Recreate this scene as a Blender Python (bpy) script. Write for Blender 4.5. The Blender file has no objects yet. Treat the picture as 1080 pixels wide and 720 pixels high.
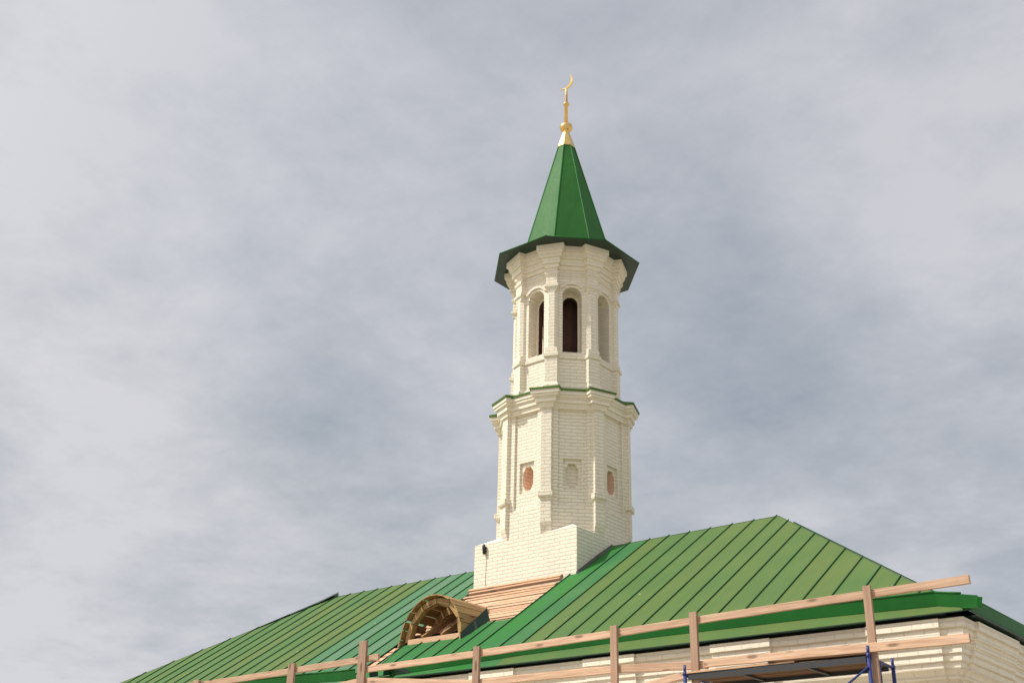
import bpy, bmesh, math, random
from mathutils import Vector, Matrix
R = math.radians
random.seed(7)
scene = bpy.context.scene
COL = scene.collection
ZO = 8.0                      # height of the minaret's base block corner above the ground

# ------------------------------------------------------------------ camera
cam = bpy.data.cameras.new('camera'); cam_o = bpy.data.objects.new('camera', cam); COL.objects.link(cam_o)
_r = Vector((0.7740621750551122, 0.632717004056352, 0.02229219430435671))
_u = Vector((0.25242237019945934, -0.3407201327983658, 0.905644929389411))
_f = Vector((-0.5806123458658419, 0.6953984353475483, 0.423450492908375))
M = Matrix((( _r.x, _u.x, -_f.x, 14.314), (_r.y, _u.y, -_f.y, -18.974), (_r.z, _u.z, -_f.z, -6.3426 + ZO), (0, 0, 0, 1)))
cam_o.matrix_world = M
cam.sensor_width = 36.0; cam.lens = 36.0 * 1229.6 / 1080.0
cam.clip_start = 0.1; cam.clip_end = 6000
scene.camera = cam_o

# ------------------------------------------------------------------ light, sky, exposure
SUN_ELEV = R(50); SUN_DIR_AZ = R(-131)          # math angle of the direction towards the sun (x right, y away)
sd = Vector((math.cos(SUN_ELEV) * math.cos(SUN_DIR_AZ), math.cos(SUN_ELEV) * math.sin(SUN_DIR_AZ), math.sin(SUN_ELEV)))
sl = bpy.data.lights.new('sun', 'SUN'); sl.energy = 2.9; sl.angle = R(2.0); sl.color = (1.0, 0.94, 0.85)
so = bpy.data.objects.new('sun', sl); COL.objects.link(so)
so.rotation_euler = sd.to_track_quat('Z', 'Y').to_euler(); so.location = sd * 60
scene.view_settings.view_transform = 'Standard'
scene.view_settings.look = 'None'
scene.view_settings.exposure = 0.50
scene.view_settings.gamma = 1.0
scene.view_settings.use_curve_mapping = False
scene.cycles.max_bounces = 8


class NT:
    """small node-tree helper"""
    def __init__(s, tree):
        s.t = tree; s.n = tree.nodes; s.l = tree.links
    def node(s, kind, **kw):
        n = s.n.new(kind)
        for k, v in kw.items():
            if k == 'inp':
                for i, val in v.items():
                    if hasattr(val, 'is_linked') or val.__class__.__name__.startswith('NodeSocket'):
                        s.l.new(val, n.inputs[i])
                    else:
                        n.inputs[i].default_value = val
            else:
                setattr(n, k, v)
        return n
    def math(s, op, a, b=0.0, c=0.0, clamp=False):
        n = s.node('ShaderNodeMath', operation=op, use_clamp=clamp, inp={0: a, 1: b, 2: c}); return n.outputs[0]
    def noise(s, vec, scale, detail=4, rough=.55, dist=0.0, dims='3D'):
        n = s.node('ShaderNodeTexNoise', noise_dimensions=dims, inp={'Vector': vec, 'Scale': scale, 'Detail': detail, 'Roughness': rough, 'Distortion': dist}); return n.outputs['Fac']
    def ramp(s, fac, stops):
        n = s.n.new('ShaderNodeValToRGB'); e = n.color_ramp.elements
        while len(e) > len(stops): e.remove(e[-1])
        while len(e) < len(stops): e.new(1.0)
        for i, (p, c) in enumerate(stops):
            e[i].position = p; e[i].color = c if len(c) == 4 else (*c, 1)
        s.l.new(fac, n.inputs[0]); return n.outputs[0]
    def mix(s, fac, a, b, blend='MIX'):
        n = s.n.new('ShaderNodeMix'); n.data_type = 'RGBA'; n.blend_type = blend
        for i, v in ((0, fac), (6, a), (7, b)):
            if v.__class__.__name__.startswith('NodeSocket'): s.l.new(v, n.inputs[i])
            else: n.inputs[i].default_value = v if not isinstance(v, tuple) else (v if len(v) == 4 else (*v, 1))
        return n.outputs[2]
    def mapr(s, v, a, b, c=0.0, d=1.0):
        n = s.node('ShaderNodeMapRange', clamp=True, inp={0: v, 1: a, 2: b, 3: c, 4: d}); return n.outputs[0]


world = bpy.data.worlds.new('World'); scene.world = world; world.use_nodes = True
SEED = 21.4
CLOUD_STOPS = [(.35, (.248, .280, .318)), (.435, (.316, .338, .368)), (.515, (.392, .403, .430)), (.60, (.480, .480, .502))]
def sky_dir(az, el): return (math.sin(R(az)) * math.cos(R(el)), math.cos(R(az)) * math.cos(R(el)), math.sin(R(el)))
# broad cloud masses: (compass direction from +y, elevation), tightness, lighter or darker
LOBES = [(sky_dir(*a), k, v) for a, k, v in [((-49.8, 18.1), 140, -0.06), ((-60.6, 26.3), 900, -0.05), ((-26.6, 26.1), 160, -0.05), ((-34.8, 17.7), 300, -0.04), ((-63.9, 32.7), 60, 0.075), ((-18.8, 26.7), 200, 0.05), ((-15.0, 37.4), 60, 0.05), ((-41.5, 40.5), 80, 0.03), ((-60.3, 8.5), 150, 0.05), ((-19.0, 15.3), 150, -0.01), ((-39.3, 43.9), 14, 0.055)]]
w = NT(world.node_tree); w.n.clear()
tc = w.node('ShaderNodeTexCoord').outputs['Generated']
sky = w.node('ShaderNodeTexSky', sky_type='NISHITA', sun_disc=False, sun_elevation=SUN_ELEV, sun_rotation=R(90) - SUN_DIR_AZ)
sky_c = w.mix(1.0, sky.outputs[0], (0.075, 0.075, 0.075), 'MULTIPLY')
sep = w.node('ShaderNodeSeparateXYZ', inp={0: tc})
zz = w.math('ADD', w.math('MAXIMUM', sep.outputs[2], 0.0), 0.22)
px = w.math('DIVIDE', sep.outputs[0], zz); py = w.math('DIVIDE', sep.outputs[1], zz)
cv = w.node('ShaderNodeCombineXYZ', inp={0: px, 1: py, 2: SEED}).outputs[0]
n1 = w.noise(cv, 1.15, 7, .58, .15)
n2 = w.noise(cv, 3.4, 7, .62, .12)
n3 = w.noise(cv, 0.55, 2, .5, .2)
n4 = w.noise(cv, 8.0, 6, .66, .25)
cl = w.math('ADD', w.math('MULTIPLY', n1, .36), w.math('ADD', w.math('MULTIPLY', n2, .34), w.math('ADD', w.math('MULTIPLY', n3, .16), w.math('MULTIPLY', n4, .14))))
def lobe(d, tight, amp):
    v_ = w.node('ShaderNodeVectorMath', operation='DOT_PRODUCT', inp={0: tc, 1: d}).outputs['Value']
    return w.math('MULTIPLY', w.math('POWER', w.math('MAXIMUM', v_, 0.0), tight), amp)
for d_, k_, a_ in LOBES: cl = w.math('ADD', cl, lobe(d_, k_, a_))
cloud = w.ramp(cl, CLOUD_STOPS)
cover = w.mapr(n3, .3, .6, .80, .95)
# thin veil glowing round the hidden sun, out of frame to the left
dotn = w.node('ShaderNodeVectorMath', operation='DOT_PRODUCT', inp={0: tc, 1: tuple(sd)}).outputs['Value']
glow = w.math('POWER', w.math('MAXIMUM', dotn, 0.0), 5.0)
cloud_g = w.mix(glow, cloud, (1.25, 1.2, 1.1))
mixed = w.mix(cover, sky_c, cloud_g)
bg = w.node('ShaderNodeBackground', inp={'Color': mixed, 'Strength': 1.0})
out = w.node('ShaderNodeOutputWorld', inp={'Surface': bg.outputs[0]})

# ------------------------------------------------------------------ materials
def mat(name):
    m = bpy.data.materials.new(name); m.use_nodes = True
    t = NT(m.node_tree); t.n.clear()
    b = t.node('ShaderNodeBsdfPrincipled'); t.node('ShaderNodeOutputMaterial', inp={'Surface': b.outputs[0]})
    return m, t, b

def brick_mat(name, col, mortar, tone=.05, rough=.75, depth=.022, var=None, stain=None):
    m, t, b = mat(name)
    uv = t.node('ShaderNodeUVMap').outputs[0]
    obj_c = t.node('ShaderNodeTexCoord').outputs['Object']
    wob = t.node('ShaderNodeTexNoise', inp={'Vector': obj_c, 'Scale': 5.0, 'Detail': 2.0}).outputs['Color']
    uvw = t.node('ShaderNodeVectorMath', operation='MULTIPLY_ADD', inp={0: wob, 1: (.042, .034, 0), 2: uv}).outputs[0]
    br = t.node('ShaderNodeTexBrick', offset=.5, inp={'Vector': uvw, 'Scale': 1.0, 'Mortar Size': .0075, 'Mortar Smooth': .35, 'Bias': 0.0, 'Brick Width': .262, 'Row Height': .0745,
                'Color1': (1, 1, 1, 1), 'Color2': (.0, .0, .0, 1), 'Mortar': (.5, .5, .5, 1)})
    big = t.noise(obj_c, 1.3, 5, .6)
    fine = t.noise(obj_c, 55, 3, .6)
    mid = t.noise(obj_c, 14, 4, .6)
    c1 = tuple(c * (1 - tone) for c in col); c2 = tuple(min(1, c * (1 + tone)) for c in col)
    base = t.mix(t.mapr(big, .3, .7), c1, c2)
    base = t.mix(t.math('MULTIPLY', br.outputs['Color'], .14), base, tuple(c * .80 for c in col))
    base = t.mix(t.mapr(mid, .62, .78, 0, .22), base, tuple(c * f for c, f in zip(col, (.84, .80, .76))))
    if stain is not None:
        base = t.mix(t.mapr(t.noise(obj_c, 2.6, 5, .65), .60, .72, 0, .35), base, stain)
    stv = t.node('ShaderNodeVectorMath', operation='MULTIPLY', inp={0: obj_c, 1: (6.0, 6.0, .55)}).outputs[0]
    base = t.mix(t.mapr(t.noise(stv, 1.0, 4, .6), .55, .75, 0, .20), base, tuple(c * f for c, f in zip(col, (.78, .74, .70))))   # rain streaks
    base = t.mix(t.math('MULTIPLY', br.outputs['Fac'], .38), base, mortar)
    t.l.new(base, b.inputs['Base Color']); b.inputs['Roughness'].default_value = rough
    b.inputs['Specular IOR Level'].default_value = .3
    h = t.math('ADD', t.math('MULTIPLY', br.outputs['Fac'], -1.0), t.math('ADD', t.math('MULTIPLY', mid, .45), t.math('MULTIPLY', fine, .25)))
    h = t.math('ADD', h, t.math('MULTIPLY', br.outputs['Color'], .45))
    bp = t.node('ShaderNodeBump', inp={'Strength': .9, 'Distance': depth, 'Height': h}); t.l.new(bp.outputs[0], b.inputs['Normal'])
    return m

CREAM = (.87, .795, .66)
M_CREAM = brick_mat('cream painted brick', CREAM, (.64, .56, .42), stain=(.74, .66, .51))
M_CORN = brick_mat('cream painted cornice brick', CREAM, (.72, .61, .48), depth=.007, stain=(.80, .70, .56))
M_ORANGE = brick_mat('bare orange brick', (.90, .66, .51), (.80, .70, .58), tone=.12)
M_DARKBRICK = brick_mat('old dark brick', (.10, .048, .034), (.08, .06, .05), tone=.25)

def metal_mat(name, base, rough=.42, panel=False, spec=.5):
    m, t, b = mat(name)
    oc = t.node('ShaderNodeTexCoord').outputs['Object']
    n = t.noise(oc, 1.1, 4, .55); f = t.noise(oc, 26, 4, .65)
    c = t.mix(t.mapr(n, .3, .7), tuple(x * .9 for x in base), tuple(min(1, x * 1.12) for x in base))
    if panel:
        at = t.node('ShaderNodeAttribute', attribute_name='film')
        sp = t.node('ShaderNodeSeparateColor', inp={0: at.outputs['Color']})
        wob = t.math('MULTIPLY', t.math('SUBTRACT', n, .5), .55)
        sv = t.node('ShaderNodeVectorMath', operation='MULTIPLY', inp={0: oc, 1: (9.0, .7, .7)}).outputs[0]
        wob = t.math('ADD', wob, t.math('MULTIPLY', t.math('SUBTRACT', t.noise(sv, 1.0, 4, .6), .5), .5))
        ol = t.math('ADD', sp.outputs[0], wob, clamp=True)
        c = t.mix(ol, c, (.128, .158, .046))                       # dusty factory film on the sheet
        c = t.mix(t.math('MULTIPLY', sp.outputs[1], t.mapr(t.noise(oc, 2.2, 3, .5, .6), .34, .58)), c, (.022, .165, .022))   # freshly peeled sheet
        c = t.mix(t.math('MULTIPLY', sp.outputs[2], .85), c, (.125, .215, .140))   # pale bluish green sheet
        sc = t.node('ShaderNodeTexVoronoi', inp={'Vector': oc, 'Scale': 2.3})
        spot = t.math('MULTIPLY', t.math('LESS_THAN', sc.outputs['Distance'], .055), t.math('GREATER_THAN', t.noise(oc, .9, 2), .53))
        c = t.mix(t.math('MULTIPLY', spot, .55), c, (.5, .52, .42))
    c = t.mix(t.mapr(f, .55, .8, 0, .10), c, tuple(min(1, x * 1.5 + .02) for x in base))
    t.l.new(c, b.inputs['Base Color'])
    rr = t.mapr(f, .2, .8, rough - .07, rough + .1); t.l.new(rr, b.inputs['Roughness'])
    b.inputs['Specular IOR Level'].default_value = spec
    wv = t.node('ShaderNodeVectorMath', operation='MULTIPLY', inp={0: oc, 1: (3.2, 1.1, 1.1)}).outputs[0]
    wav = t.noise(wv, 1.0, 3, .5)
    bp = t.node('ShaderNodeBump', inp={'Strength': .6, 'Distance': .035, 'Height': wav}); t.l.new(bp.outputs[0], b.inputs['Normal'])
    return m

M_ROOF = metal_mat('green roof sheet', (.036, .150, .050), .58, True, .10)
M_SPIRE = metal_mat('green spire sheet', (.034, .135, .032), .5, False, .08)
M_SEAM = metal_mat('folded seam', (.030, .095, .036), .5, False, .2)
M_TRIM = metal_mat('green metal trim', (.014, .125, .022), .45, False, .2)
M_TRIMD = metal_mat('dark green metal trim', (.008, .034, .018), .40)
M_LEDGE = metal_mat('olive green ledge sheet', (.060, .092, .028), .45)
M_LEDGE2 = metal_mat('olive green cornice sheet', (.085, .150, .036), .5, False, .15)
M_GREYM = metal_mat('grey flashing', (.10, .10, .095), .7, False, .15)

def wood_mat(name, light, dark, rough=.75):
    m, t, b = mat(name)
    uv = t.node('ShaderNodeUVMap').outputs[0]
    rnd = t.node('ShaderNodeObjectInfo').outputs['Random']
    off = t.node('ShaderNodeCombineXYZ', inp={0: t.math('MULTIPLY', rnd, 37.0), 1: t.math('MULTIPLY', rnd, 11.0), 2: 0.0}).outputs[0]
    p = t.node('ShaderNodeVectorMath', operation='ADD', inp={0: uv, 1: off}).outputs[0]
    st = t.node('ShaderNodeVectorMath', operation='MULTIPLY', inp={0: p, 1: (1.6, 38.0, 1.0)}).outputs[0]
    g = t.noise(st, 1.0, 5, .6, .8)
    big = t.noise(p, 2.0, 3, .5)
    c = t.mix(t.mapr(g, .38, .64), dark, light)
    c = t.mix(t.mapr(big, .35, .75, 0, .35), c, tuple(x * .72 for x in light))
    kp = t.node('ShaderNodeVectorMath', operation='MULTIPLY', inp={0: p, 1: (2.0, 7.0, 1.0)}).outputs[0]
    k = t.node('ShaderNodeTexVoronoi', inp={'Vector': kp, 'Scale': 1.0, 'Randomness': 1.0}).outputs['Distance']
    c = t.mix(t.mapr(k, .11, .21, .85, 0), c, tuple(x * .42 for x in dark))
    tone = t.mapr(rnd, 0, 1, .82, 1.08)
    c = t.mix(1.0, c, t.node('ShaderNodeCombineColor', inp={0: tone, 1: tone, 2: tone}).outputs[0], 'MULTIPLY')
    t.l.new(c, b.inputs['Base Color']); b.inputs['Roughness'].default_value = rough
    b.inputs['Specular IOR Level'].default_value = .25
    bp = t.node('ShaderNodeBump', inp={'Strength': .4, 'Distance': .004, 'Height': g}); t.l.new(bp.outputs[0], b.inputs['Normal'])
    return m

M_RAIL = wood_mat('new pine rail', (.68, .465, .325), (.47, .29, .19))
M_POST = wood_mat('pine post', (.47, .315, .225), (.35, .215, .145))
M_BATTEN = wood_mat('pink new batten', (.74, .49, .325), (.56, .335, .20))
M_OCHRE = wood_mat('treated ochre board', (.45, .28, .125), (.31, .18, .075))
M_OCHREL = wood_mat('treated light board', (.52, .34, .15), (.36, .215, .09))
M_DECKW = wood_mat('scaffold deck board', (.17, .085, .035), (.09, .042, .018))

def plain(name, col, rough=.5, metal=0.0, scale=18, var=.12, spec=.5):
    m, t, b = mat(name)
    oc = t.node('ShaderNodeTexCoord').outputs['Object']
    n = t.noise(oc, scale, 4, .6)
    c = t.mix(t.mapr(n, .3, .7), tuple(x * (1 - var) for x in col), tuple(min(1, x * (1 + var)) for x in col))
    t.l.new(c, b.inputs['Base Color']); b.inputs['Metallic'].default_value = metal
    t.l.new(t.mapr(n, .3, .7, rough - .05, rough + .08), b.inputs['Roughness'])
    b.inputs['Specular IOR Level'].default_value = spec
    return m
M_GOLD = plain('gilded metal', (.86, .58, .22), .22, 1.0, 9, .08)
M_BLUE = plain('blue scaffold paint', (.022, .036, .17), .42)
M_STEEL = plain('dark steel', (.028, .030, .034), .55)
M_BLACK = plain('black plastic', (.012, .012, .013), .4)
M_ROPE = plain('pale cord', (.35, .30, .22), .9)
M_EAVESHADE = plain('eave gap shade', (.02, .018, .015), .9)  # near-black colour standing for the shade in the gap under the eave
M_UNDER = plain('dark roof void boards', (.12, .07, .04), .9)

m, t, b = mat('trodden grass and gravel'); M_GROUND = m
oc = t.node('ShaderNodeTexCoord').outputs['Object']
gn = t.noise(oc, .35, 6, .6); gf = t.noise(oc, 14, 5, .7)
gc = t.mix(t.mapr(gn, .36, .48), t.mix(gf, (.10, .13, .05), (.17, .19, .08)), t.mix(gf, (.34, .30, .24), (.50, .45, .37)))
t.l.new(gc, b.inputs['Base Color']); b.inputs['Roughness'].default_value = .95
bp = t.node('ShaderNodeBump', inp={'Strength': .6, 'Distance': .05, 'Height': gf}); t.l.new(bp.outputs[0], b.inputs['Normal'])

# ------------------------------------------------------------------ object helpers
def thing(name, loc, label, cat, group=None):
    o = bpy.data.objects.new(name, None); COL.objects.link(o); o.location = loc
    o.empty_display_size = .2
    o['label'] = label; o['category'] = cat
    if group: o['group'] = group
    return o

def origin_of(o):
    v = Vector((0, 0, 0))
    while o is not None:
        v += o.location; o = o.parent
    return v

class MB:
    """collects geometry in building coordinates (z = 0 at the base block corner)"""
    def __init__(s):
        s.bm = bmesh.new(); s.uv = s.bm.loops.layers.uv.new('UVMap'); s.done = set(); s.film = None
    def face(s, pts, uvs=None, mi=0):
        vs = [s.bm.verts.new(p) for p in pts]
        try: f = s.bm.faces.new(vs)
        except ValueError: return None
        f.material_index = mi
        if uvs:
            for l, q in zip(f.loops, uvs): l[s.uv].uv = q
            s.done.add(f)
        return f
    def box(s, c, ex, ey, ez, mi=0):
        """box centred at c with half-extent vectors; uv u-axis along the longest"""
        c = Vector(c); ax = [Vector(ex), Vector(ey), Vector(ez)]
        ln = [a.length for a in ax]; li = ln.index(max(ln))
        corners = {}
        for i in (-1, 1):
            for j in (-1, 1):
                for k in (-1, 1):
                    corners[(i, j, k)] = s.bm.verts.new(c + ax[0] * i + ax[1] * j + ax[2] * k)
        o1 = random.random() * 3
        flip = ax[0].cross(ax[1]).dot(ax[2]) < 0
        for d in range(3):
            e, g = [q for q in range(3) if q != d]
            if e != li and g == li: e, g = g, e
            for sg in (-1, 1):
                vs = []; uvs = []
                for a, bb in ((-1, -1), (1, -1), (1, 1), (-1, 1)):
                    key = [0, 0, 0]; key[d] = sg; key[e] = a; key[g] = bb
                    vs.append(corners[tuple(key)]); uvs.append((a * ln[e] + o1, bb * ln[g] + d * .7 + o1))
                n = (vs[1].co - vs[0].co).cross(vs[2].co - vs[1].co)
                if n.dot(ax[d] * sg) < 0: vs.reverse(); uvs.reverse()
                f = s.bm.faces.new(vs); f.material_index = mi
                for l, q in zip(f.loops, uvs): l[s.uv].uv = q
                s.done.add(f)
    def beam(s, p, q, wdt, hgt, up=(0, 0, 1), mi=0):
        p, q = Vector(p), Vector(q); d = (q - p); L = d.length; d.normalize()
        side = d.cross(Vector(up)).normalized(); u2 = side.cross(d).normalized()
        s.box((p + q) / 2, d * (L / 2), side * (wdt / 2), u2 * (hgt / 2), mi)
    def plank(s, p, q, wdt, hgt, seg=14, jit=.004):
        """sawn board, slightly bowed and wavering along its length"""
        p, q = Vector(p), Vector(q); d = (q - p); L = d.length; d.normalize()
        side = d.cross(Vector((0, 0, 1))).normalized(); up = side.cross(d).normalized(); o1 = random.random() * 5
        bow = random.uniform(-1, 1) * .0016 * L; rings = []
        for i in range(seg + 1):
            f = i / seg
            c = p + d * (L * f) + up * (bow * 4 * f * (1 - f) + random.uniform(-jit, jit) * .4)
            h1 = hgt / 2 + random.uniform(-jit, jit) * .6; h0 = hgt / 2 + random.uniform(-jit, jit) * .6; w_ = wdt / 2
            rings.append([s.bm.verts.new(c + side * a * w_ + up * b) for a, b in ((-1, -h0), (1, -h0), (1, h1), (-1, h1))])
        per = [0, wdt, wdt + hgt, 2 * wdt + hgt, 2 * wdt + 2 * hgt]
        for i in range(seg):
            for k in range(4):
                A, B = rings[i], rings[i + 1]; k2 = (k + 1) % 4
                f = s.bm.faces.new((A[k], A[k2], B[k2], B[k]))
                us_ = (L * i / seg + o1, L * i / seg + o1, L * (i + 1) / seg + o1, L * (i + 1) / seg + o1); vs_ = (per[k], per[k + 1], per[k + 1], per[k])
                for l, a, b in zip(f.loops, us_, vs_): l[s.uv].uv = (a, b)
                s.done.add(f)
        for rg_ in (rings[0][::-1], rings[-1]):
            f = s.bm.faces.new(rg_)
            for l, (a, b) in zip(f.loops, ((0, 0), (wdt, 0), (wdt, hgt), (0, hgt))): l[s.uv].uv = (a * .2, b)
            s.done.add(f)
    def tube(s, pts, rad, n=10, caps=True, mi=0):
        pts = [Vector(p) for p in pts]
        rads = rad if isinstance(rad, (list, tuple)) else [rad] * len(pts)
        rings = []
        ref = None
        for i, p in enumerate(pts):
            d = (pts[min(i + 1, len(pts) - 1)] - pts[max(i - 1, 0)]).normalized()
            a = Vector((0, 0, 1)) if abs(d.z) < .9 else Vector((1, 0, 0))
            x = d.cross(a).normalized(); y = d.cross(x).normalized()
            rings.append([s.bm.verts.new(p + (x * math.cos(2 * math.pi * k / n) + y * math.sin(2 * math.pi * k / n)) * rads[i]) for k in range(n)])
        for A, B in zip(rings, rings[1:]):
            for k in range(n):
                f = s.bm.faces.new((A[k], A[(k + 1) % n], B[(k + 1) % n], B[k])); f.smooth = True; f.material_index = mi
        if caps:
            s.bm.faces.new(rings[0][::-1]); s.bm.faces.new(rings[-1])
    def lathe(s, prof, c=(0, 0), n=24, mi=0):
        rings = [[s.bm.verts.new((c[0] + r * math.cos(2 * math.pi * k / n), c[1] + r * math.sin(2 * math.pi * k / n), z)) for k in range(n)] for r, z in prof]
        for A, B in zip(rings, rings[1:]):
            for k in range(n):
                f = s.bm.faces.new((A[k], A[(k + 1) % n], B[(k + 1) % n], B[k])); f.smooth = True; f.material_index = mi
        s.bm.faces.new(rings[0][::-1]); s.bm.faces.new(rings[-1])
    def loft(s, rings, caps=True, mi=0):
        """rings: list of (outline, z); all with the same number of points"""
        vr = [[s.bm.verts.new((x, y, z)) for x, y in o] for o, z in rings]
        n = len(vr[0])
        for A, B in zip(vr, vr[1:]):
            for k in range(n):
                q = (A[k], A[(k + 1) % n], B[(k + 1) % n], B[k])
                try: f = s.bm.faces.new(q); f.material_index = mi
                except ValueError: pass
        if caps:
            for q in (vr[0][::-1], vr[-1]):
                try: f = s.bm.faces.new(q); f.material_index = mi
                except ValueError: pass
    def prism(s, poly, ext, mi=0, close=True):
        """poly: 3D planar points; ext: extrusion vector"""
        ext = Vector(ext); A = [s.bm.verts.new(p) for p in poly]; B = [s.bm.verts.new(Vector(p) + ext) for p in poly]
        n = len(A)
        f1 = s.bm.faces.new(A); f2 = s.bm.faces.new(B[::-1]); f1.material_index = f2.material_index = mi
        for k in range(n):
            f = s.bm.faces.new((A[k], B[k], B[(k + 1) % n], A[(k + 1) % n])); f.material_index = mi
    def uvs(s):
        """wall mapping in metres: u along the horizontal tangent, v = height"""
        s.bm.normal_update()
        for f in s.bm.faces:
            if f in s.done: continue
            n = f.normal
            if abs(n.z) < .75:
                tx = Vector((-n.y, n.x, 0)).normalized()
                for l in f.loops: l[s.uv].uv = (l.vert.co.dot(tx), l.vert.co.z)
            else:
                for l in f.loops: l[s.uv].uv = (l.vert.co.x, l.vert.co.y)
    def build(s, name, mats, parent=None, recalc=True, bevel=0.0, smooth_angle=None):
        if recalc: bmesh.ops.recalc_face_normals(s.bm, faces=s.bm.faces)
        s.uvs()
        off = Vector((0, 0, ZO)) - (origin_of(parent) if parent else Vector((0, 0, 0)))
        bmesh.ops.translate(s.bm, verts=s.bm.verts, vec=off)
        me = bpy.data.meshes.new(name); s.bm.to_mesh(me); s.bm.free()
        for mm in (mats if isinstance(mats, (list, tuple)) else [mats]): me.materials.append(mm)
        o = bpy.data.objects.new(name, me); COL.objects.link(o)
        if parent: o.parent = parent
        if bevel:
            md = o.modifiers.new('bevel', 'BEVEL'); md.width = bevel; md.segments = 2; md.limit_method = 'ANGLE'; md.angle_limit = R(40)
        return o

def reuv(me, zshift):
    """wall mapping again after a boolean"""
    uv = me.uv_layers['UVMap'].data
    for p in me.polygons:
        n = p.normal
        flat = abs(n.z) >= .75
        tx = Vector((0, 0, 0)) if flat else Vector((-n.y, n.x, 0)).normalized()
        for li in p.loop_indices:
            co = me.vertices[me.loops[li].vertex_index].co
            uv[li].uv = (co.x, co.y) if flat else (co.dot(tx), co.z - zshift)

def cut(o, cutters):
    """subtract closed solids (MB list) from o and bake the result"""
    tmp = []
    for c in cutters:
        bmesh.ops.recalc_face_normals(c.bm, faces=c.bm.faces)
        off = Vector((0, 0, ZO)) - origin_of(o)
        bmesh.ops.translate(c.bm, verts=c.bm.verts, vec=off)
        me = bpy.data.meshes.new('cut'); c.bm.to_mesh(me); c.bm.free()
        for mm in o.data.materials: me.materials.append(mm)
        co = bpy.data.objects.new('cut', me); COL.objects.link(co); co.location = origin_of(o); tmp.append(co)
        md = o.modifiers.new('b', 'BOOLEAN'); md.operation = 'DIFFERENCE'; md.object = co; md.solver = 'EXACT'
    bpy.context.view_layer.update()
    dg = bpy.context.evaluated_depsgraph_get()
    nm = bpy.data.meshes.new_from_object(o.evaluated_get(dg))
    o.modifiers.clear(); old = o.data; nm.name = old.name; o.data = nm
    for co in tmp:
        me = co.data; bpy.data.objects.remove(co); bpy.data.meshes.remove(me)

# ------------------------------------------------------------------ measures of the building
T = 0.6728                      # roof slope
VR, ZR = -0.1335, -0.1414       # ridge line
VE, UE = -4.68, 9.61            # eaves
UH, UL = 4.978, -6.756          # ridge ends
HL = 1.10                       # left hip runs 1.10 along for 1.0 across
VB = 2 * VR - VE                # rear eave
ULE = UL - HL * (VR - VE)       # left eave
def rz(v): return ZR - T * abs(v - VR)
RN = Vector((0, -T, 1)).normalized()     # normal of the near slope
RS = Vector((0, 1, T)).normalized()      # up the slope

# ================================================================== ground
g = MB(); S = 1500
g.face([(-S, -S, 0), (S, -S, 0), (S, S, 0), (-S, S, 0)])
bmesh.ops.translate(g.bm, verts=g.bm.verts, vec=(0, 0, -ZO))
go = g.build('ground', M_GROUND); go['kind'] = 'structure'

# ================================================================== mosque building
mosque = thing('mosque_building', (-1.0, -0.13, 0), 'long cream brick mosque hall under a green seamed hip roof, still being re-roofed', 'building')
WU, WV = 9.15, -4.22            # wall faces (right and near)
WUL, WVB = ULE + .46, VB - .46

def ressaut_outline(d, e=.045):
    """plan outline of the cornice at projection d; blocks stand e proud"""
    x0, x1, y0, y1 = WUL - d, WU + d, WV - d, WVB + d
    pts = [(x0, y0)]
    fb = [(-9.6, -8.7), (-7.4, -6.5), (-5.2, -4.3), (-3.0, -2.1), (-.75, .15), (1.60, 2.52), (3.85, 4.764), (6.02, 6.93), (8.276, 9.215)]
    k = (d - .36) * .35
    for a, b_ in fb:
        a -= k if a < 8 else 0; b_ += k
        pts += [(a, y0), (a, y0 - e), (b_, y0 - e), (b_, y0)]
    pts.append((x1, y0))
    for a, b_ in [(-4.18, -2.65), (-1.9, -.9), (.1, 1.1), (2.4, 3.8)]:
        pts += [(x1, a), (x1 + e, a), (x1 + e, b_), (x1, b_)]
    pts += [(x1, y1), (x0, y1)]
    return pts

wl = MB()
wl.loft([(ressaut_outline(0.0, .05), -ZO + .9), (ressaut_outline(0.0, .05), -4.12)])
wl.loft([(ressaut_outline(.07, .05), -ZO - .3), (ressaut_outline(.07, .05), -ZO + .86), (ressaut_outline(.0, .05), -ZO + .9)])
wl.build('wall', M_CORN, mosque)
cn = MB()
prof = [(-4.12, .035), (-4.02, .035), (-4.02, .075), (-3.93, .075), (-3.93, .12)]
for k in range(7):                                   # quarter-round moulding
    a = R(90) * k / 6
    prof.append((-3.92 + .13 * math.sin(a) * .7 + .0, .12 + .075 * (1 - math.cos(a))))
prof += [(-3.82, .20), (-3.745, .205), (-3.745, .235), (-3.65, .235), (-3.65, .262), (-3.56, .262), (-3.56, .29), (-3.47, .29), (-3.47, .325), (-3.365, .325), (-3.365, .36), (-3.252, .36)]
cn.loft([(ressaut_outline(d), z) for z, d in prof])
cn.build('cornice', M_CORN, mosque, bevel=.012)
sf = MB(); sf.loft([(ressaut_outline(.27), -3.27), (ressaut_outline(.27), -3.205)]); sf.build('eave_gap_shade', M_EAVESHADE, mosque)  # dark backing added behind the eave edge: shadow gap painted as colour

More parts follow.
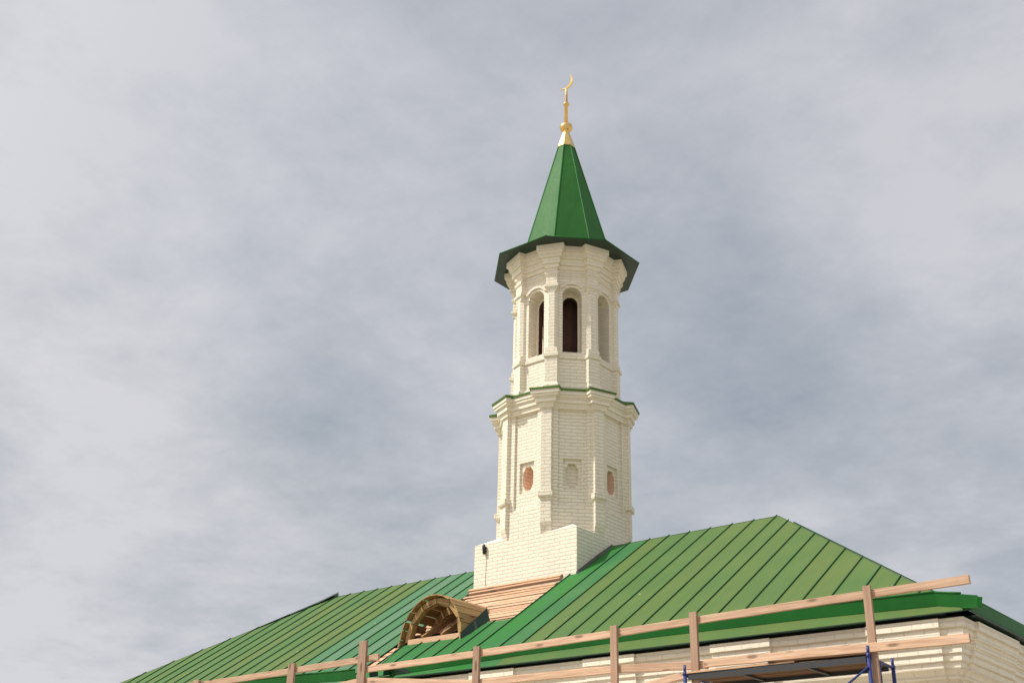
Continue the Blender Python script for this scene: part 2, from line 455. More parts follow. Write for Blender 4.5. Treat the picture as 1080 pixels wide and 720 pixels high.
# ---- roof
seams_right = [1.145, 1.736, 2.203, 2.648, 3.104, 3.56, 4.026, 4.48, 4.939, 5.33] + [5.33 + .436 * i for i in range(1, 10)]
seams_mid = [-1.03, -.60, -.16, .28, .71]
seams_left = [-1.27, -1.70, -2.14, -2.58] + [-2.58 - .4555 * i for i in range(1, 21)]
us = sorted(set(seams_right + seams_mid + seams_left + [UE, ULE]))
us = [x for x in us if ULE <= x <= UE]
def vtop(u):
    if u > UH: return VR - (u - UH) * (VR - VE) / (UE - UH)
    if u < UL: return VR - (UL - u) / HL
    return VR
rf = MB(); film = {}
def film_of(u):
    h = random.random()
    if u > 2.4: return (.74 + .16 * h, 0, 0)
    if u > 2.1: return (.45, .1, .15)
    if u > 1.7: return (.28, .2, .3)
    if u > 1.3: return (.05, .85, .1)
    if u > 1.1: return (.35, .5, .1)
    if u > -1.1: return (.35 * h, .6, .3 * h)
    if u > -3.55: return (.05 + .12 * h, .06, .6 + .3 * h)
    return (.70 + .18 * h, 0, .08)
def panel(pts, fl):
    f = rf.face(pts)
    if f: film[f] = fl
TH = .0
def pz(u, v): return (u, v, rz(v))
for a, b_ in zip(us, us[1:]):
    ta, tb = vtop(a), vtop(b_); mid = (a + b_) / 2; fl = film_of(mid)
    lo = VE
    def strip(a, b_, lo_a, lo_b, ta, tb, fl):
        if a < UL < b_ or a < UH < b_:
            k = UL if a < UL < b_ else UH
            panel([pz(a, lo_a), pz(b_, lo_b), pz(b_, tb), pz(k, VR), pz(a, ta)], fl)
        else:
            panel([pz(a, lo_a), pz(b_, lo_b), pz(b_, tb), pz(a, ta)], fl)
    if -1.28 < mid < -1.03:                      # bare strip below the dormer, sheeted only at the eave
        panel([pz(a, lo), pz(b_, lo), pz(b_, -4.12), pz(a, -4.12)], fl)
    elif -1.03 <= mid < .28:
        panel([pz(a, lo), pz(b_, lo), pz(b_, -3.46), pz(a, -3.46)], fl)
    elif .28 <= mid < 1.14:
        panel([pz(a, lo), pz(b_, lo), pz(b_, -2.96), pz(a, -2.96)], fl)
    elif 1.14 <= mid < 1.30:
        strip(a, b_, lo, lo, ta, tb, fl)
    else:
        strip(a, b_, lo, lo, ta, tb, fl)
# metal over the ridge beside the block is cut by the tower itself; rear slope and hip ends
olive = (.7, 0, 0)
panel([(ULE, VB, rz(VB)), (UL, VR, ZR), (UH, VR, ZR), (UE, VB, rz(VB))], olive)
panel([(UE, VE, rz(VE)), (UE, VB, rz(VB)), (UH, VR, ZR)], (.5, 0, 0))
panel([(ULE, VB, rz(VB)), (ULE, VE, rz(VE)), (UL, VR, ZR)], (.5, 0, 0))
# eave edge: drip and dark soffit
lip = .014; so_in = .30
for (p, q, inn) in [((ULE, VE), (UE, VE), (0, 1)), ((UE, VE), (UE, VB), (-1, 0)), ((UE, VB), (ULE, VB), (0, -1)), ((ULE, VB), (ULE, VE), (1, 0))]:
    z0 = rz(VE)
    P = Vector((*p, z0)); Q = Vector((*q, z0)); I = Vector((*inn, 0)) * so_in; D = Vector((0, 0, -lip))
    for f in (rf.face([P, P + D, Q + D, Q], mi=1), rf.face([P + D, P + D + I, Q + D + I, Q + D], mi=1)):
        film[f] = (0, 0, 0)
# standing seams
def seam(u, v0, v1, hgt=.020, wdt=.010):
    a = Vector((u, v0, rz(v0))); b2 = Vector((u, v1, ZR + T * (v1 - VR)))
    rf.box((a + b2) / 2 + RN * (hgt / 2 + .001), (b2 - a) / 2, Vector((wdt / 2, 0, 0)), RN * (hgt / 2), mi=2)
for u in us[1:-1]:
    t1 = vtop(u)
    if -1.28 < u < -1.0: t1 = -3.5 if u > -1.2 else t1
    if -1.29 < u < -1.2:
        seam(u, VE + .02, -1.35); continue
    if -1.1 < u < .27: t1 = -3.47
    elif .27 <= u < 1.1: t1 = -2.97
    v0_ = VE + .37 if -10.5 < u < 9.5 else VE + .03
    if t1 > v0_ + .1: seam(u, v0_, t1 + .03)
for i in range(1, 9):                                # seams of the right hip slope, and of the rear
    v = VE + i * 1.01; s_ = abs(v - VR) / (VR - VE); u1 = UH + (UE - UH) * s_
    a = Vector((UE - .05, v, rz(VE) + .05 * T)); b2 = Vector((u1, v, ZR - T * (u1 - UH)))
    n = Vector((T, 0, 1)).normalized()
    rf.box((a + b2) / 2 + n * .02, (b2 - a) / 2, Vector((0, .0065, 0)), n * .018, mi=2)
bmesh.ops.recalc_face_normals(rf.bm, faces=[f for f in rf.bm.faces if f in rf.done])
for f in rf.bm.faces:
    if f not in rf.done and f.material_index == 0:
        f.normal_update()
        if f.normal.z < 0: f.normal_flip()
lay = rf.bm.loops.layers.color.new('film')
for f in rf.bm.faces:
    c = film.get(f, (0, 0, 0))
    for l in f.loops: l[lay] = (*c, 1)
roof = rf.build('roof', [M_ROOF, M_TRIMD, M_SEAM], mosque, recalc=False)

# ridge and hip caps
hc = MB()
hc.tube([(UL, VR, ZR), (UH, VR, ZR)], .008, 8)
hc.tube([(UH, VR, ZR), (UE, VE, rz(VE))], .008, 8)
hc.tube([(UL, VR, ZR), (ULE, VE, rz(VE))], .008, 8)
hc.build('hip_cap', M_LEDGE, roof)
hd = MB()                                            # folded dark cap over the top of the left hip
for s0, s1 in ((-.06, .24), (.22, .58), (.55, 1.0)):
    P = Vector((UL - HL * s0 * 1.25, VR - s0 * 1.25, ZR - T * abs(s0) * 1.25)) if s0 > 0 else Vector((UL + .09, VR + .02, ZR + .055))
    Q = Vector((UL - HL * s1 * 1.25, VR - s1 * 1.25, ZR - T * s1 * 1.25))
    lift = .045 * (1 - s0 * .9) + .012; lift1 = .045 * (1 - s1 * .9) + .008
    d = (Q - P).normalized(); sd_ = d.cross(Vector((0, 0, 1))).normalized()
    hd.prism([P + Vector((0, 0, lift)), P + sd_ * .09, P - sd_ * .09], Q - P + Vector((0, 0, lift1 - lift)))
hd.build('hip_flashing', M_TRIMD, roof)

# gutter fins standing on the roof near the eave
def fin(path, h0, thick=.012, lean=.04):
    gt = MB()
    P = [Vector((u, v, z)) for u, v, z in path]
    for p, q in zip(P, P[1:]):
        d = (q - p).normalized(); n = Vector((d.y, -d.x, 0)).normalized()
        if n.y > 0 and abs(n.x) < .9: n = -n
        up = Vector((0, 0, h0)) + n * lean
        gt.prism([p, p + n * thick, p + n * thick + up, p + up], q - p)
        gt.tube([p + up + n * thick * .5, q + up + n * thick * .5], .014, 8)
    return gt
fr = fin([(9.56, -4.62, rz(-4.62)), (9.20, -4.50, rz(-4.50)), (7.5, -4.42, rz(-4.42)), (5.1, -4.385, rz(-4.385)), (2.5, -4.44, rz(-4.44)), (-.20, -4.60, rz(-4.6))], .165)
fr.build('gutter', M_TRIM, roof)
fl_ = fin([(-1.05, -4.58, rz(-4.58)), (-2.2, -4.52, rz(-4.52)), (-5.2, -4.40, rz(-4.40)), (-10.6, -4.33, rz(-4.33))], .165)
fl_.build('gutter', M_TRIM, roof)
rg = MB()                                            # fin along the right-hand slope
z0 = rz(VE)
for va, vb in ((-4.45, -1.5), (-1.5, 4.2)):
    ua = UE - .05; p = Vector((ua, va, z0 + .03)); q = Vector((ua, vb, z0 + .03))
    up = Vector((.03, 0, .15))
    rg.prism([p, p + Vector((.012, 0, 0)), p + Vector((.012, 0, 0)) + up, p + up], q - p)
    rg.tube([p + up, q + up], .014, 8)
rg.build('gutter', M_TRIM, roof)
ot = MB()                                            # corner spout: folded tray poking out past the corner
zc = rz(VE) + .015
A_ = [Vector((9.54, -4.70, zc)), Vector((9.74, -4.74, zc - .02)), Vector((9.78, -4.77, zc + .115)), Vector((9.56, -4.74, zc + .165))]
B_ = [p + Vector((.0, .16, .01)) for p in A_]
ot.prism(A_, (0, .006, 0)); ot.prism(B_, (0, .006, 0)); ot.prism([A_[0], A_[1], B_[1], B_[0]], (0, 0, .006))
ot.build('gutter_spout', M_TRIM, roof)
ot = MB()                                            # middle spout between the two fins
c = Vector((-.23, -4.60, rz(-4.6) + .02)); dx = Vector((-.55, -.8, -.25)).normalized(); sy = Vector((.8, -.5, 0)).normalized()
ot.prism([(-.20, -4.60, rz(-4.6)), (.25, -4.585, rz(-4.585)), (.25, -4.60, rz(-4.585) + .165), (-.20, -4.64, rz(-4.6) + .15)], (0, -.008, 0))
for k, sg in enumerate((-1, 1)):
    b0 = c + Vector((-.10 + .16 * sg, 0, 0))
    ot.prism([b0, b0 + Vector((0, -.20, -.05)), b0 + Vector((.02 * sg, -.21, .09)), b0 + Vector((.03 * sg, 0, .15))], (.006, 0, 0))
b0 = c + Vector((-.10, 0, 0)); ot.prism([b0 + Vector((-.16, 0, 0)), b0 + Vector((-.16, -.2, -.05)), b0 + Vector((.16, -.2, -.05)), b0 + Vector((.16, 0, 0))], (0, 0, .006))
ot.build('gutter_spout', M_TRIMD, roof)
# flashing between the base block and the sheet on its right
fs = MB()
for va, vb, wd in ((-1.32, -.62, .04), (-.66, -.12, .055)):
    a = Vector((1.30, va, rz(va))); q = Vector((1.30, vb, rz(vb)))
    fs.prism([a + RN * .006, a + Vector((wd, 0, 0)) + RN * .006, a + Vector((0, 0, .055))], q - a)
fs.build('block_flashing', M_GREYM, roof)

# bare battens of the open patch between block, sheets and dormer
ud = MB()
ud.prism([(-1.34, -1.20, rz(-1.20) - .10), (1.18, -1.20, rz(-1.20) - .10), (1.18, -4.1, rz(-4.1) - .10), (-1.34, -4.1, rz(-4.1) - .10)], (0, 0, -.02))
ud.build('roof_boarding', M_UNDER, roof)
def slope_board(u0, u1, v, wd, th, lift, mat_, name='batten', skew=0.0):
    bb = MB()
    a = Vector((u0, v, rz(v))) + RN * (lift + th / 2); q = Vector((u1, v + skew, rz(v + skew))) + RN * (lift + th / 2)
    d = (q - a).normalized(); s2 = RN.cross(d).normalized()
    bb.box((a + q) / 2, (q - a) / 2, s2 * (wd / 2), RN * (th / 2))
    return bb.build(name, mat_, roof, bevel=.004)
v = -1.40
bl = [(.095, .075, .01), (.075, .06, .0), (.085, .04, -.02)] + [(random.uniform(.065, .10), .026, random.uniform(-.045, -.015)) for _ in range(16)]
gaps = [.028, .04, .03] + [random.choice((.008, .012, .018, .035)) for _ in range(16)]
for i, (wd, th, lf) in enumerate(bl):
    u1 = 1.10 + random.uniform(-.02, .02) if v > -2.95 else .74
    if v < -3.32: break
    u0 = -1.26 + random.uniform(-.02, .03) + (.10 if i in (1, 3, 6) else 0)
    v -= wd * .5 * RS.y
    slope_board(u0, u1, v, wd, th, lf, M_BATTEN, skew=random.uniform(-.03, .03))
    v -= (wd * .5 + gaps[i]) * RS.y
for i, vv in enumerate((-3.56, -3.72, -3.88, -4.03)):
    slope_board(-1.26, -1.03 - .004, vv, .15, .022, -.03, M_BATTEN, skew=.0)

# ---- arched timber dormer standing on the open patch
dormer = bpy.data.objects.new('dormer', None); COL.objects.link(dormer); dormer.parent = mosque; dormer.empty_display_size = .2
DU, DZ, DR, DV = -.37, -2.33, .725, -3.41
def vroof(z): return VR + (z - ZR) / T
def arc_pt(f, r):
    """arch outline: short splayed legs below a half circle; f = 0 right foot .. 1 left foot"""
    Ltot = math.pi * DR + .24; d = f * Ltot
    if d < .12: return Vector((DU + r + .03 * (1 - d / .12), 0, DZ - .12 + d))
    if d > Ltot - .12: k = (d - (Ltot - .12)) / .12; return Vector((DU - r - .05 * k, 0, DZ - .12 * k))
    a = (d - .12) / DR; return Vector((DU + r * math.cos(a) + .05 * math.sin(a), 0, DZ + r * 1.06 * math.sin(a)))
N = 15
for i in range(N):
    g0 = .002 if i not in (9, 12) else .012
    p0, p1 = arc_pt(i / N + g0, DR), arc_pt((i + 1) / N - .002, DR)
    ctr = (p0 + p1) / 2; tang = (p1 - p0).normalized(); hw = (p1 - p0).length / 2
    nor = Vector((tang.z, 0, -tang.x))
    vend = min(vroof(ctr.z) + .02, -2.16); vst = DV - .10 + random.uniform(-.02, .015)
    if ctr.z < DZ + .1: vend = max(vend, DV + .12)
    if i in (3, 4): vend += .10
    pb = MB()
    p = Vector((ctr.x, (vst + vend) / 2, ctr.z)) + nor * .014
    pb.box(p, Vector((0, (vend - vst) / 2, 0)), tang * hw, nor * .012)
    pb.build('plank', M_OCHRE if i >= 7 else (M_OCHREL if i % 2 else M_OCHRE), dormer, bevel=.003)
def arch_rib(vf, th, nseg, r0, r1, mat_, legs=True):
    for k in range(nseg):
        a0, a1 = math.pi * k / nseg + .012, math.pi * (k + 1) / nseg - .012
        pts = [(r1, a0), (r1, (a0 + a1) / 2), (r1, a1), (r0, a1), (r0, a0)]
        rb = MB()
        rb.prism([(DU + r * math.cos(a) + .05 * math.sin(a), vf, DZ + r * 1.06 * math.sin(a)) for r, a in pts], (0, th, 0))
        bmesh.ops.recalc_face_normals(rb.bm, faces=rb.bm.faces)
        # grain runs along the chord
        am = (a0 + a1) / 2; tg = Vector((-math.sin(am), 0, math.cos(am))); nr = Vector((math.cos(am), 0, math.sin(am)))
        for f in rb.bm.faces:
            for l in f.loops: l[rb.uv].uv = (l.vert.co.dot(tg) + k, l.vert.co.dot(nr) + l.vert.co.y)
            rb.done.add(f)
        rb.build('arch_rib', mat_, dormer, bevel=.003)
arch_rib(DV, .05, 6, .615, .705, M_OCHREL)
arch_rib(DV + .052, .05, 6, .60, .708, M_OCHRE)
arch_rib(DV + .56, .05, 6, .58, .708, M_OCHRE)
sb = MB(); sb.beam((DU - .60, DV - .005, DZ + .0), (DU + .70, DV - .005, DZ + .0), .05, .10); sb.build('sill', M_BATTEN, dormer, bevel=.004)
for uu in (DU - .28, DU + .2):
    st = MB(); st.beam((uu, DV + .02, DZ + .05), (uu, DV + .95, DZ + .66), .05, .09); st.build('rafter', M_OCHRE, dormer, bevel=.003)
shf = MB()                                           # upturned green sheet along the dormer's right side
a = Vector((.405, -3.52, rz(-3.52))); q = Vector((.53, -2.90, rz(-2.90)))
ua_, uq_ = Vector((-.03, 0, .10)), Vector((-.08, .0, .235))
shf.prism([a, q, q + uq_, a + ua_], (.006, 0, .002))
shf.build('side_sheet', M_TRIMD, dormer)
s2 = MB(); mq = a.lerp(q, .52); mu = ua_.lerp(uq_, .52); dd = (q - a).normalized() * .022
s2.prism([mq - dd + Vector((.012, 0, .0)), mq + dd + Vector((.012, 0, .0)), mq + dd + mu * .9 + Vector((.012, 0, 0)), mq - dd + mu * .9 + Vector((.012, 0, 0))], (.006, 0, .002))
s2.build('side_sheet_clip', M_GREYM, dormer)

# ================================================================== minaret
minaret = thing('minaret', (0, 0, ZO - 1.9), 'octagonal cream brick minaret with green pointed spire and gold crescent, on a square block', 'tower')
C225, T225 = math.cos(R(22.5)), math.tan(R(22.5))
def oct_out(A, Rp, h, c=.003, dx=0.0):
    """octagon of apothem A with a pier at every corner: face radius Rp, half width h, chamfer c"""
    pts = []
    rw = A / C225 - h * T225
    Rp = max(Rp, rw + c + .002)
    for k in range(8):
        an = R(-112.5 + 45 * k); er = Vector((math.cos(an), math.sin(an))); et = Vector((-er.y, er.x))
        for t_, r_ in ((-h, rw), (-h, Rp - c), (-(h - c), Rp), (h - c, Rp), (h, Rp - c), (h, rw)):
            p = er * r_ + et * t_; pts.append((p.x + dx, p.y))
    return pts
def octa(Rv, dx=0.0): return [(Rv * math.cos(R(-112.5 + 45 * k)) + dx, Rv * math.sin(R(-112.5 + 45 * k))) for k in range(8)]

# square base block with sloped corners
H = 1.3
bb = MB()
bb.loft([([(-H, -H), (H, -H), (H, H), (-H, H)], -1.88), ([(-H, -H), (H, -H), (H, H), (-H, H)], 0.0)])
hs = H * T225
for sx in (-1, 1):
    for sy in (-1, 1):
        P0 = (sx * H, sy * H, 0); P1 = (sx * hs, sy * H, 0); P2 = (sx * H, sy * hs, 0); P3 = (sx * (H + hs) / 2, sy * (H + hs) / 2, .20)
        bb.face([P0, P1, P3]); bb.face([P0, P3, P2]); bb.face([P1, P2, P3])
bb.build('base_block', M_CREAM, minaret)

def face_frame(deg, dx=0.0):
    n = Vector((math.cos(R(deg)), math.sin(R(deg)), 0)); t_ = Vector((-n.y, n.x, 0))
    return n, t_, Vector((dx, 0, 0))
def cut_poly(deg, poly, a0, a1, dx=0.0):
    """cutter: polygon (s, z) on a face, from apothem a0 (inside) to a1 (outside)"""
    n, t_, o = face_frame(deg, dx); c = MB()
    c.prism([o + n * a0 + t_ * s_ + Vector((0, 0, z)) for s_, z in poly], n * (a1 - a0)); return c

# lower shaft
A1 = 1.30
ls = MB()
L = [(0, A1, 1.375, .112), (.2, A1, 1.438, .112), (.70, A1, 1.438, .112), (.715, A1, 1.475, .15), (.745, A1, 1.485, .155), (.83, A1, 1.485, .155), (.835, A1, 1.438, .112), (2.63, A1, 1.438, .112)]
ls.loft([(oct_out(a, r_, h), z) for z, a, r_, h in L])
lower = ls.build('lower_shaft', [M_CREAM, M_ORANGE], minaret)
cut1, cut2, cut3 = [], [], []
for k in range(8):
    dg_ = -90 + 45 * k
    cut1.append(cut_poly(dg_, [(-.30, .575), (.30, .575), (.30, 2.70), (-.30, 2.70)], A1 - .045, A1 + .3))
    cut2.append(cut_poly(dg_, [(-.19, .92), (.19, .92), (.19, 1.575), (-.19, 1.575)], A1 - .095, A1 + .2))
    o = .135
    op = [(-.06, .98), (.06, .98), (o, 1.10), (o, 1.36), (.065, 1.49), (-.065, 1.49), (-o, 1.36), (-o, 1.10)]
    if dg_ in (-90, 0, 90, 180): cut3.append(cut_poly(dg_, op, A1 - .33, A1 + .2))
    else: cut3.append(cut_poly(dg_, op, A1 - .20, A1 + .2))
for grp in (cut1, cut2, cut3): cut(lower, grp)
zs = (Vector((0, 0, ZO)) - origin_of(minaret)).z
for p in lower.data.polygons:
    c = p.center; best = 9; 
    for dg_ in (-90, 0, 90, 180):
        n, t_, _o = face_frame(dg_)
        d = A1 - c.dot(n); s_ = c.dot(t_)
        if .14 < d < .6 and abs(s_) < .16 and .97 < c.z - zs < 1.5: p.material_index = 1
reuv(lower.data, zs)

def stepped(part_name, z0, A0, R0, h0, steps, kA, kR, kH, material, dx=0.0):
    mb = MB(); z = z0; rings = []
    A, Rr, h = A0, R0, h0
    pat = [1.5, .35, 1.6, .3, 1.5, .9, .5, 1.35][:len(steps)]; k_ = len(steps) / sum(pat)
    for i, th in enumerate(steps):
        A += kA * pat[i] * k_; Rr += kR * pat[i] * k_; h += kH * pat[i] * k_
        rings += [(oct_out(A, Rr, h, dx=dx), z), (oct_out(A, Rr, h, dx=dx), z + th)]
        z += th
    mb.loft(rings); return mb.build(part_name, material, minaret, bevel=.006)
stepped('lower_cornice', 2.63, A1 - .002, 1.438, .112, [.06, .045, .075, .045, .06, .09], .0225, .0255, .032, M_CORN)
# metal ledge over the lower cornice
DX = .03
lg = MB()
lg.loft([(oct_out(1.435, 1.60, .312), 2.988), (oct_out(1.455, 1.612, .325), 2.988), (oct_out(1.455, 1.612, .325), 3.034), (oct_out(1.10, 1.24, .16, dx=DX), 3.15), (oct_out(1.02, 1.16, .12, dx=DX), 3.15)])
lg.build('ledge_flashing', M_LEDGE2, minaret)

# upper shaft (open lantern)
A2 = 1.055
up = MB()
UZ = .045
U = [(3.03, 1.10, 1.245, .165, .003), (3.19, 1.10, 1.245, .165, .003), (3.24, A2, 1.21, .138, .003), (3.825, A2, 1.21, .138, .003), (3.835, 1.085, 1.235, .16, .003), (3.85, 1.09, 1.245, .165, .003), (3.91, 1.09, 1.245, .165, .003), (3.93, A2, 1.21, .138, .003),
     (4.035, A2, 1.21, .138, .003), (4.06, A2, 1.20, .128, .062), (5.39, A2, 1.20, .128, .062), (5.43, A2, 1.21, .128, .004), (5.495, A2, 1.21, .128, .004), (5.505, A2, 1.24, .158, .004), (5.565, A2, 1.24, .158, .004), (5.57, A2, 1.21, .128, .004),
     (5.795, A2, 1.21, .128, .004), (5.805, 1.08, 1.235, .152, .004), (5.865, 1.085, 1.24, .155, .004), (5.87, A2, 1.21, .128, .004), (5.96, A2, 1.21, .128, .004)]
U = [(z + UZ, *q) for z, *q in U]
up.loft([(oct_out(a, r_, h, c, DX), z) for z, a, r_, h, c in U])
upper = up.build('upper_shaft', [M_CREAM, M_DARKBRICK], minaret)
def arch_poly(hw, z0, zs_, n=14):
    return [(-hw, z0), (hw, z0)] + [(hw * math.cos(math.pi * i / n), zs_ + hw * math.sin(math.pi * i / n)) for i in range(n + 1)]
void = MB(); void.loft([(octa(.62 / C225, DX), 3.6), (octa(.62 / C225, DX), 5.80)])
cut(upper, [void])
c1, c2 = [], []
for k in range(8):
    dg_ = -90 + 45 * k
    inner = .56 if dg_ in (-90, -45, 0, -135, 180) else A2 - .36
    c1.append(cut_poly(dg_, arch_poly(.212, 3.985 + UZ, 5.345 + UZ), A2 - .30, A2 + .3, DX))
    c2.append(cut_poly(dg_, arch_poly(.165, 3.988 + UZ, 5.285 + UZ), inner, A2 + .1, DX))
cut(upper, c1); cut(upper, c2)
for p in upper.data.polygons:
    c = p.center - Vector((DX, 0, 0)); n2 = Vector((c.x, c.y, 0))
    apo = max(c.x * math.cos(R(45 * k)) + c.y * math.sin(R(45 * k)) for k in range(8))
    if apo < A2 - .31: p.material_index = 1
reuv(upper.data, zs)
core = MB(); core.loft([(octa(.27, DX), 3.55), (octa(.27, DX), 5.81)]); core.build('stair_core', M_DARKBRICK, minaret)
# hood mouldings over the arches
hm = MB()
for k in range(8):
    n, t_, o = face_frame(-90 + 45 * k, DX)
    r0, r1 = .272, .322; zc = 5.345 + UZ
    a_s = math.asin(.155 / r0)
    pl = []
    for i in range(19):
        a = a_s + (math.pi - 2 * a_s) * i / 18
        pl.append(((r0 * math.cos(a), zc + r0 * math.sin(a)), (r1 * math.cos(a), zc + r1 * math.sin(a))))
    pl = [((.38, zc + .155), (.38, zc + .215))] + pl + [((-.38, zc + .155), (-.38, zc + .215))]
    def P(s_, z, d): return o + n * (A2 + d) + t_ * s_ + Vector((0, 0, z))
    for (i0, o0), (i1, o1) in zip(pl, pl[1:]):
        hm.face([P(*i0, .036), P(*i1, .036), P(*o1, .036), P(*o0, .036)])
        hm.face([P(*i0, -.01), P(*i1, -.01), P(*i1, .036), P(*i0, .036)])
        hm.face([P(*o0, .036), P(*o1, .036), P(*o1, -.01), P(*o0, -.01)])
bmesh.ops.remove_doubles(hm.bm, verts=hm.bm.verts, dist=.0005)
hm.build('hood_moulding', M_CREAM, minaret)
stepped('upper_cornice', 5.96 + UZ, A2 - .004, 1.207, .122, [.055, .045, .09, .04, .05, .07, .04, .133], .0235, .0215, .0235, M_CORN, DX)

# spire
SX = .035
sp = MB()
sp.loft([(octa(1.700, SX), 6.532), (octa(1.716, SX), 6.527), (octa(1.716, SX), 6.550), (octa(1.085, SX), 6.74), (octa(.209, SX), 9.95)])
for f in sp.bm.faces:
    if f.calc_center_median().z < 6.56: f.material_index = 1
spire = sp.build('spire', [M_SPIRE, M_TRIMD], minaret)
rb = MB()
for (x0, y0), (x1, y1), (x2, y2) in zip(octa(1.085, SX), octa(.211, SX), octa(1.716, SX)):
    rb.tube([(x2, y2, 6.555), (x0, y0, 6.745), (x1, y1, 9.95)], .014, 8)
rim = octa(1.716, SX)
for k in range(8): rb.tube([(*rim[k], 6.545), (*rim[(k + 1) % 8], 6.545)], .013, 8)
rb.build('spire_seam', M_TRIM, spire)
# gilded finial
fp = Vector((SX, 0, 0))
fb = MB(); fb.loft([(octa(.228, SX), 9.93), (octa(.228, SX), 9.95), (octa(.09, SX), 10.38), (octa(.09, SX), 10.41)]); finial = fb.build('finial', M_GOLD, minaret)
f2 = MB()
f2.lathe([(.055, 10.40), (.075, 10.42), (.06, 10.44), (.10, 10.455), (.145, 10.51), (.16, 10.565), (.148, 10.62), (.10, 10.675), (.06, 10.70), (.045, 10.72)], (SX, 0)); f2.build('ball', M_GOLD, finial)
f3 = MB()
f3.lathe([(.047, 10.70), (.040, 11.23), (.066, 11.235), (.08, 11.265), (.066, 11.30), (.036, 11.31), (.028, 11.72), (.02, 11.74)], (SX, 0), 16); f3.build('pole', M_GOLD, finial)
cr = MB()
e1 = Vector((.95, .31, 0)).normalized(); cc = Vector((SX, 0, 11.965)) - e1 * .062; e2 = Vector((0, 0, 1))
e3 = e1.cross(e2)
ro = .238; offv = (-.085, .06)
outer, inner = [], []
NA = 26
for i in range(NA + 1):
    a = R(-112 + 166 * i / NA)
    f = i / NA
    wdt = .052 * math.sin(math.pi * f) ** .8 + .004
    outer.append((ro * math.cos(a), ro * math.sin(a))); inner.append(((ro - wdt) * math.cos(a), (ro - wdt) * math.sin(a)))
off = Vector((-.0, 0, 0))
for i in range(NA):
    q = [outer[i], outer[i + 1], inner[i + 1], inner[i]]
    for sg in (-1, 1):
        cr.face([cc + e1 * x + e2 * y + e3 * .018 * sg for x, y in (q if sg > 0 else q[::-1])])
    for L_ in (outer, inner):
        cr.face([cc + e1 * L_[i][0] + e2 * L_[i][1] - e3 * .018, cc + e1 * L_[i + 1][0] + e2 * L_[i + 1][1] - e3 * .018, cc + e1 * L_[i + 1][0] + e2 * L_[i + 1][1] + e3 * .018, cc + e1 * L_[i][0] + e2 * L_[i][1] + e3 * .018])
bmesh.ops.remove_doubles(cr.bm, verts=cr.bm.verts, dist=.0004)
cr.build('crescent', M_GOLD, finial)

# ================================================================== wall lamp on the base block
lamp = thing('wall_lamp', (-1.0, -1.305, ZO - .12), 'small black floodlight bracketed to the cream block near its left edge', 'lamp')
lb = MB(); lb.box((-1.0, -1.310, -.11), (.022, 0, 0), (0, .008, 0), (0, 0, .05)); lb.build('bracket', M_BLACK, lamp, bevel=.003)
lb = MB(); lb.tube([(-1.003, -1.335, -.225), (-1.005, -1.345, -.20), (-1.012, -1.352, -.07), (-1.016, -1.352, -.03), (-1.016, -1.348, -.012)], [.018, .034, .036, .03, .014], 14); lb.build('lamp_body', M_BLACK, lamp)
lb = MB(); lb.tube([(-1.0, -1.315, -.10), (-1.008, -1.345, -.09)], .012, 8); lb.build('arm', M_BLACK, lamp)
lb = MB(); lb.tube([(-.99, -1.306, -.18), (-.975, -1.307, -.40), (-.985, -1.306, -.62), (-.98, -1.307, -.86)], .004, 6); lb.build('cable', M_ROPE, lamp)

# cord lying on the roof below the dormer
wr = MB(); pts = []
for i in range(15):
    f = i / 14; u = -1.16 + .42 * f + .03 * math.sin(f * 7); v_ = -3.36 - 1.16 * f
    pts.append(Vector((u, v_, rz(v_))) + RN * (.03 - .01 * f + .012 * math.sin(f * 9)))
wr.tube(pts, .007, 6)
wo = wr.build('cord', M_ROPE)
wo['label'] = 'thin pale cord hanging from the wooden dormer down over the green eave'; wo['category'] = 'cord'

# ================================================================== scaffold
SO, SI, SU0, SU1 = -5.55, -4.85, 6.17, 8.675
scaf = thing('scaffold', ((SU0 + SU1) / 2, (SO + SI) / 2, 0), 'blue tubular scaffold with a dark plank deck under the right eave', 'scaffold')
for uu in (SU0, SU1):
    for vv, zt in ((SO, -3.675), (SI, -3.715)):
        q = MB(); q.tube([(uu, vv, -ZO), (uu, vv, zt - .09)], .024, 12); q.tube([(uu, vv, zt - .1), (uu, vv, zt)], .018, 12); q.tube([(uu, vv, zt - .13), (uu, vv, zt - .085)], .029, 12)
        q.lathe([(.07, -ZO + .002), (.07, -ZO + .012)], (uu, vv), 12); q.build('upright', M_BLUE, scaf)
    for za, zb in ((-3.805, -3.83), (-5.3, -5.3), (-6.9, -6.9)):
        q = MB(); q.tube([(uu, SO, za), (uu, SI, zb)], .019, 10); q.build('crossbar', M_BLUE, scaf)
    q = MB(); q.tube([(uu, (SO + SI) / 2 - .05, -3.80), (uu, (SO + SI) / 2 - .05, -5.3)], .015, 10); q.build('strut', M_BLUE, scaf)
    q = MB(); q.tube([(uu, SI, -4.02), (uu, SO + .05, -4.75)], .013, 10); q.build('brace', M_BLUE, scaf)
q = MB(); q.tube([(SU1, SO - .03, -3.92), (SU0, SO - .03, -5.5)], .013, 10); q.build('brace', M_BLUE, scaf)
q = MB(); q.tube([(SU0, SO - .03, -6.0), (SU1, SO - .03, -7.6)], .013, 10); q.build('brace', M_BLUE, scaf)
dk = MB()
for vv, zc in ((SO + .02, -3.825), (SI - .05, -3.835)):
    dk.box(((SU0 + SU1) / 2, vv, zc), ((SU1 - SU0) / 2 - .04, 0, 0), (0, .015, 0), (0, 0, .036))
for i in range(2):
    uu = SU0 + .8 + i * .9
    dk.box((uu, (SO + SI) / 2, -3.848), (.018, 0, 0), (0, (SI - SO) / 2 - .06, 0), (0, 0, .012))
dk.build('deck_frame', M_STEEL, scaf)
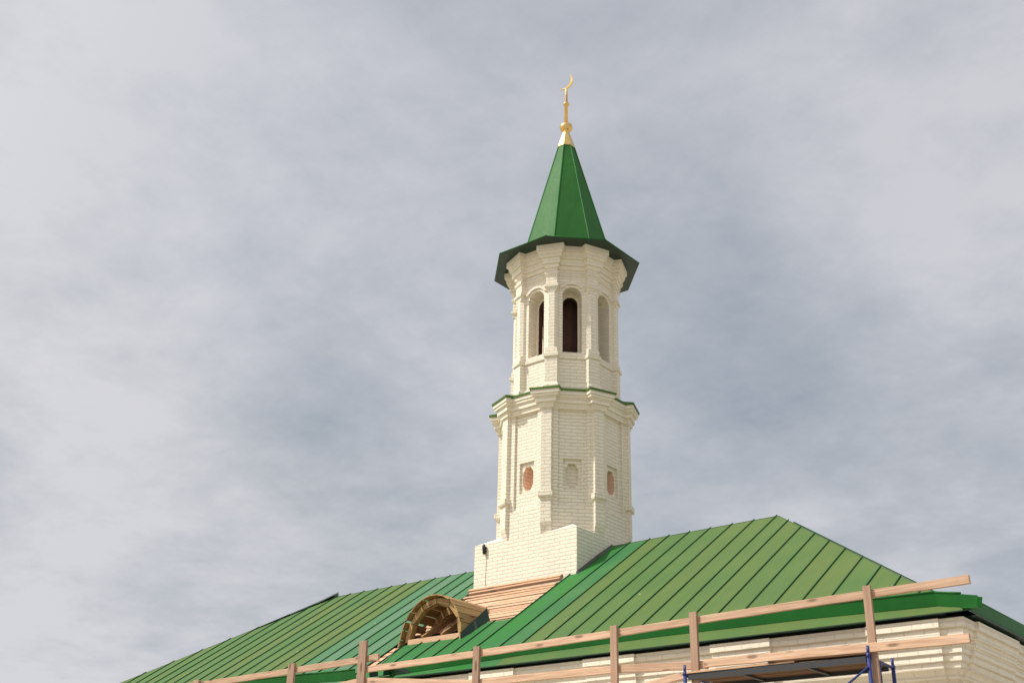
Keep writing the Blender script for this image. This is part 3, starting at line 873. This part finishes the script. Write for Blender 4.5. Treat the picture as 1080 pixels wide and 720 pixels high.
for i in range(4):
    q = MB(); vv = SO + .10 + i * .168
    q.box(((SU0 + SU1) / 2 + random.uniform(-.02, .02), vv, -3.815 + .003 * (i % 2)), ((SU1 - SU0) / 2 - .07, 0, 0), (0, .078, 0), (0, 0, .013)); q.build('deck_board', M_DECKW, scaf, bevel=.003)
q = MB(); q.beam((SU0 - .05, SO + .07, -3.775), (SU0 + 1.55, SO + .08, -3.768), .16, .02); q.build('deck_board', M_BATTEN, scaf, bevel=.003)
q = MB(); q.beam((SU0 + 1.2, SO + .06, -3.745), (SU1 - .03, SO + .07, -3.760), .15, .02); q.build('deck_board', M_DECKW, scaf, bevel=.003)

# ================================================================== timber guardrail along the eave
PV = -5.48
rail = thing('timber_guardrail', (3.0, PV, 0), 'new pine guardrail of posts and long boards running along the whole green eave', 'guardrail')
posts = [(8.713, -2.958, .098), (6.292, -2.99, .112), (5.018, -3.028, .110), (2.508, -3.062, .125), (.028, -2.725, .175), (-1.715, -2.935, .17), (-4.37, -2.995, .16), (-7.0, -2.99, .15)]
for u, zt, wd in posts:
    q = MB(); q.box((u, PV + .0, (zt - ZO) / 2), (wd / 2, 0, 0), (0, .0225, 0), (0, 0, (zt + ZO) / 2))
    q.build('post', M_POST, rail, bevel=.005)
def rboard(p, q_, hgt, back=True, th=.045, mat_=M_RAIL):
    hgt *= .93
    y = PV + (.0465 if back else -.0475)
    b_ = MB(); b_.plank((p[0], y, p[1]), (q_[0], y, q_[1]), th, hgt); return b_.build('rail', mat_, rail, bevel=.006)
rboard((9.93, -3.032), (5.02, -3.122), .105)
rboard((5.03, -3.120), (.08, -3.183), .108)
rboard((.36, -3.010), (-4.4, -3.075), .112)
rboard((-4.3, -3.06), (-8.6, -3.075), .11)
rboard((9.87, -3.706), (6.46, -3.677), .112, back=False)
rboard((6.45, -3.675), (5.05, -3.612), .112)
rboard((5.0, -3.608), (2.52, -3.590), .108)
rboard((2.5, -3.598), (-.1, -3.345), .108)
rboard((-.05, -3.36), (-3.5, -3.62), .11)
rboard((6.15, -3.80), (4.3, -4.06), .10, back=False)
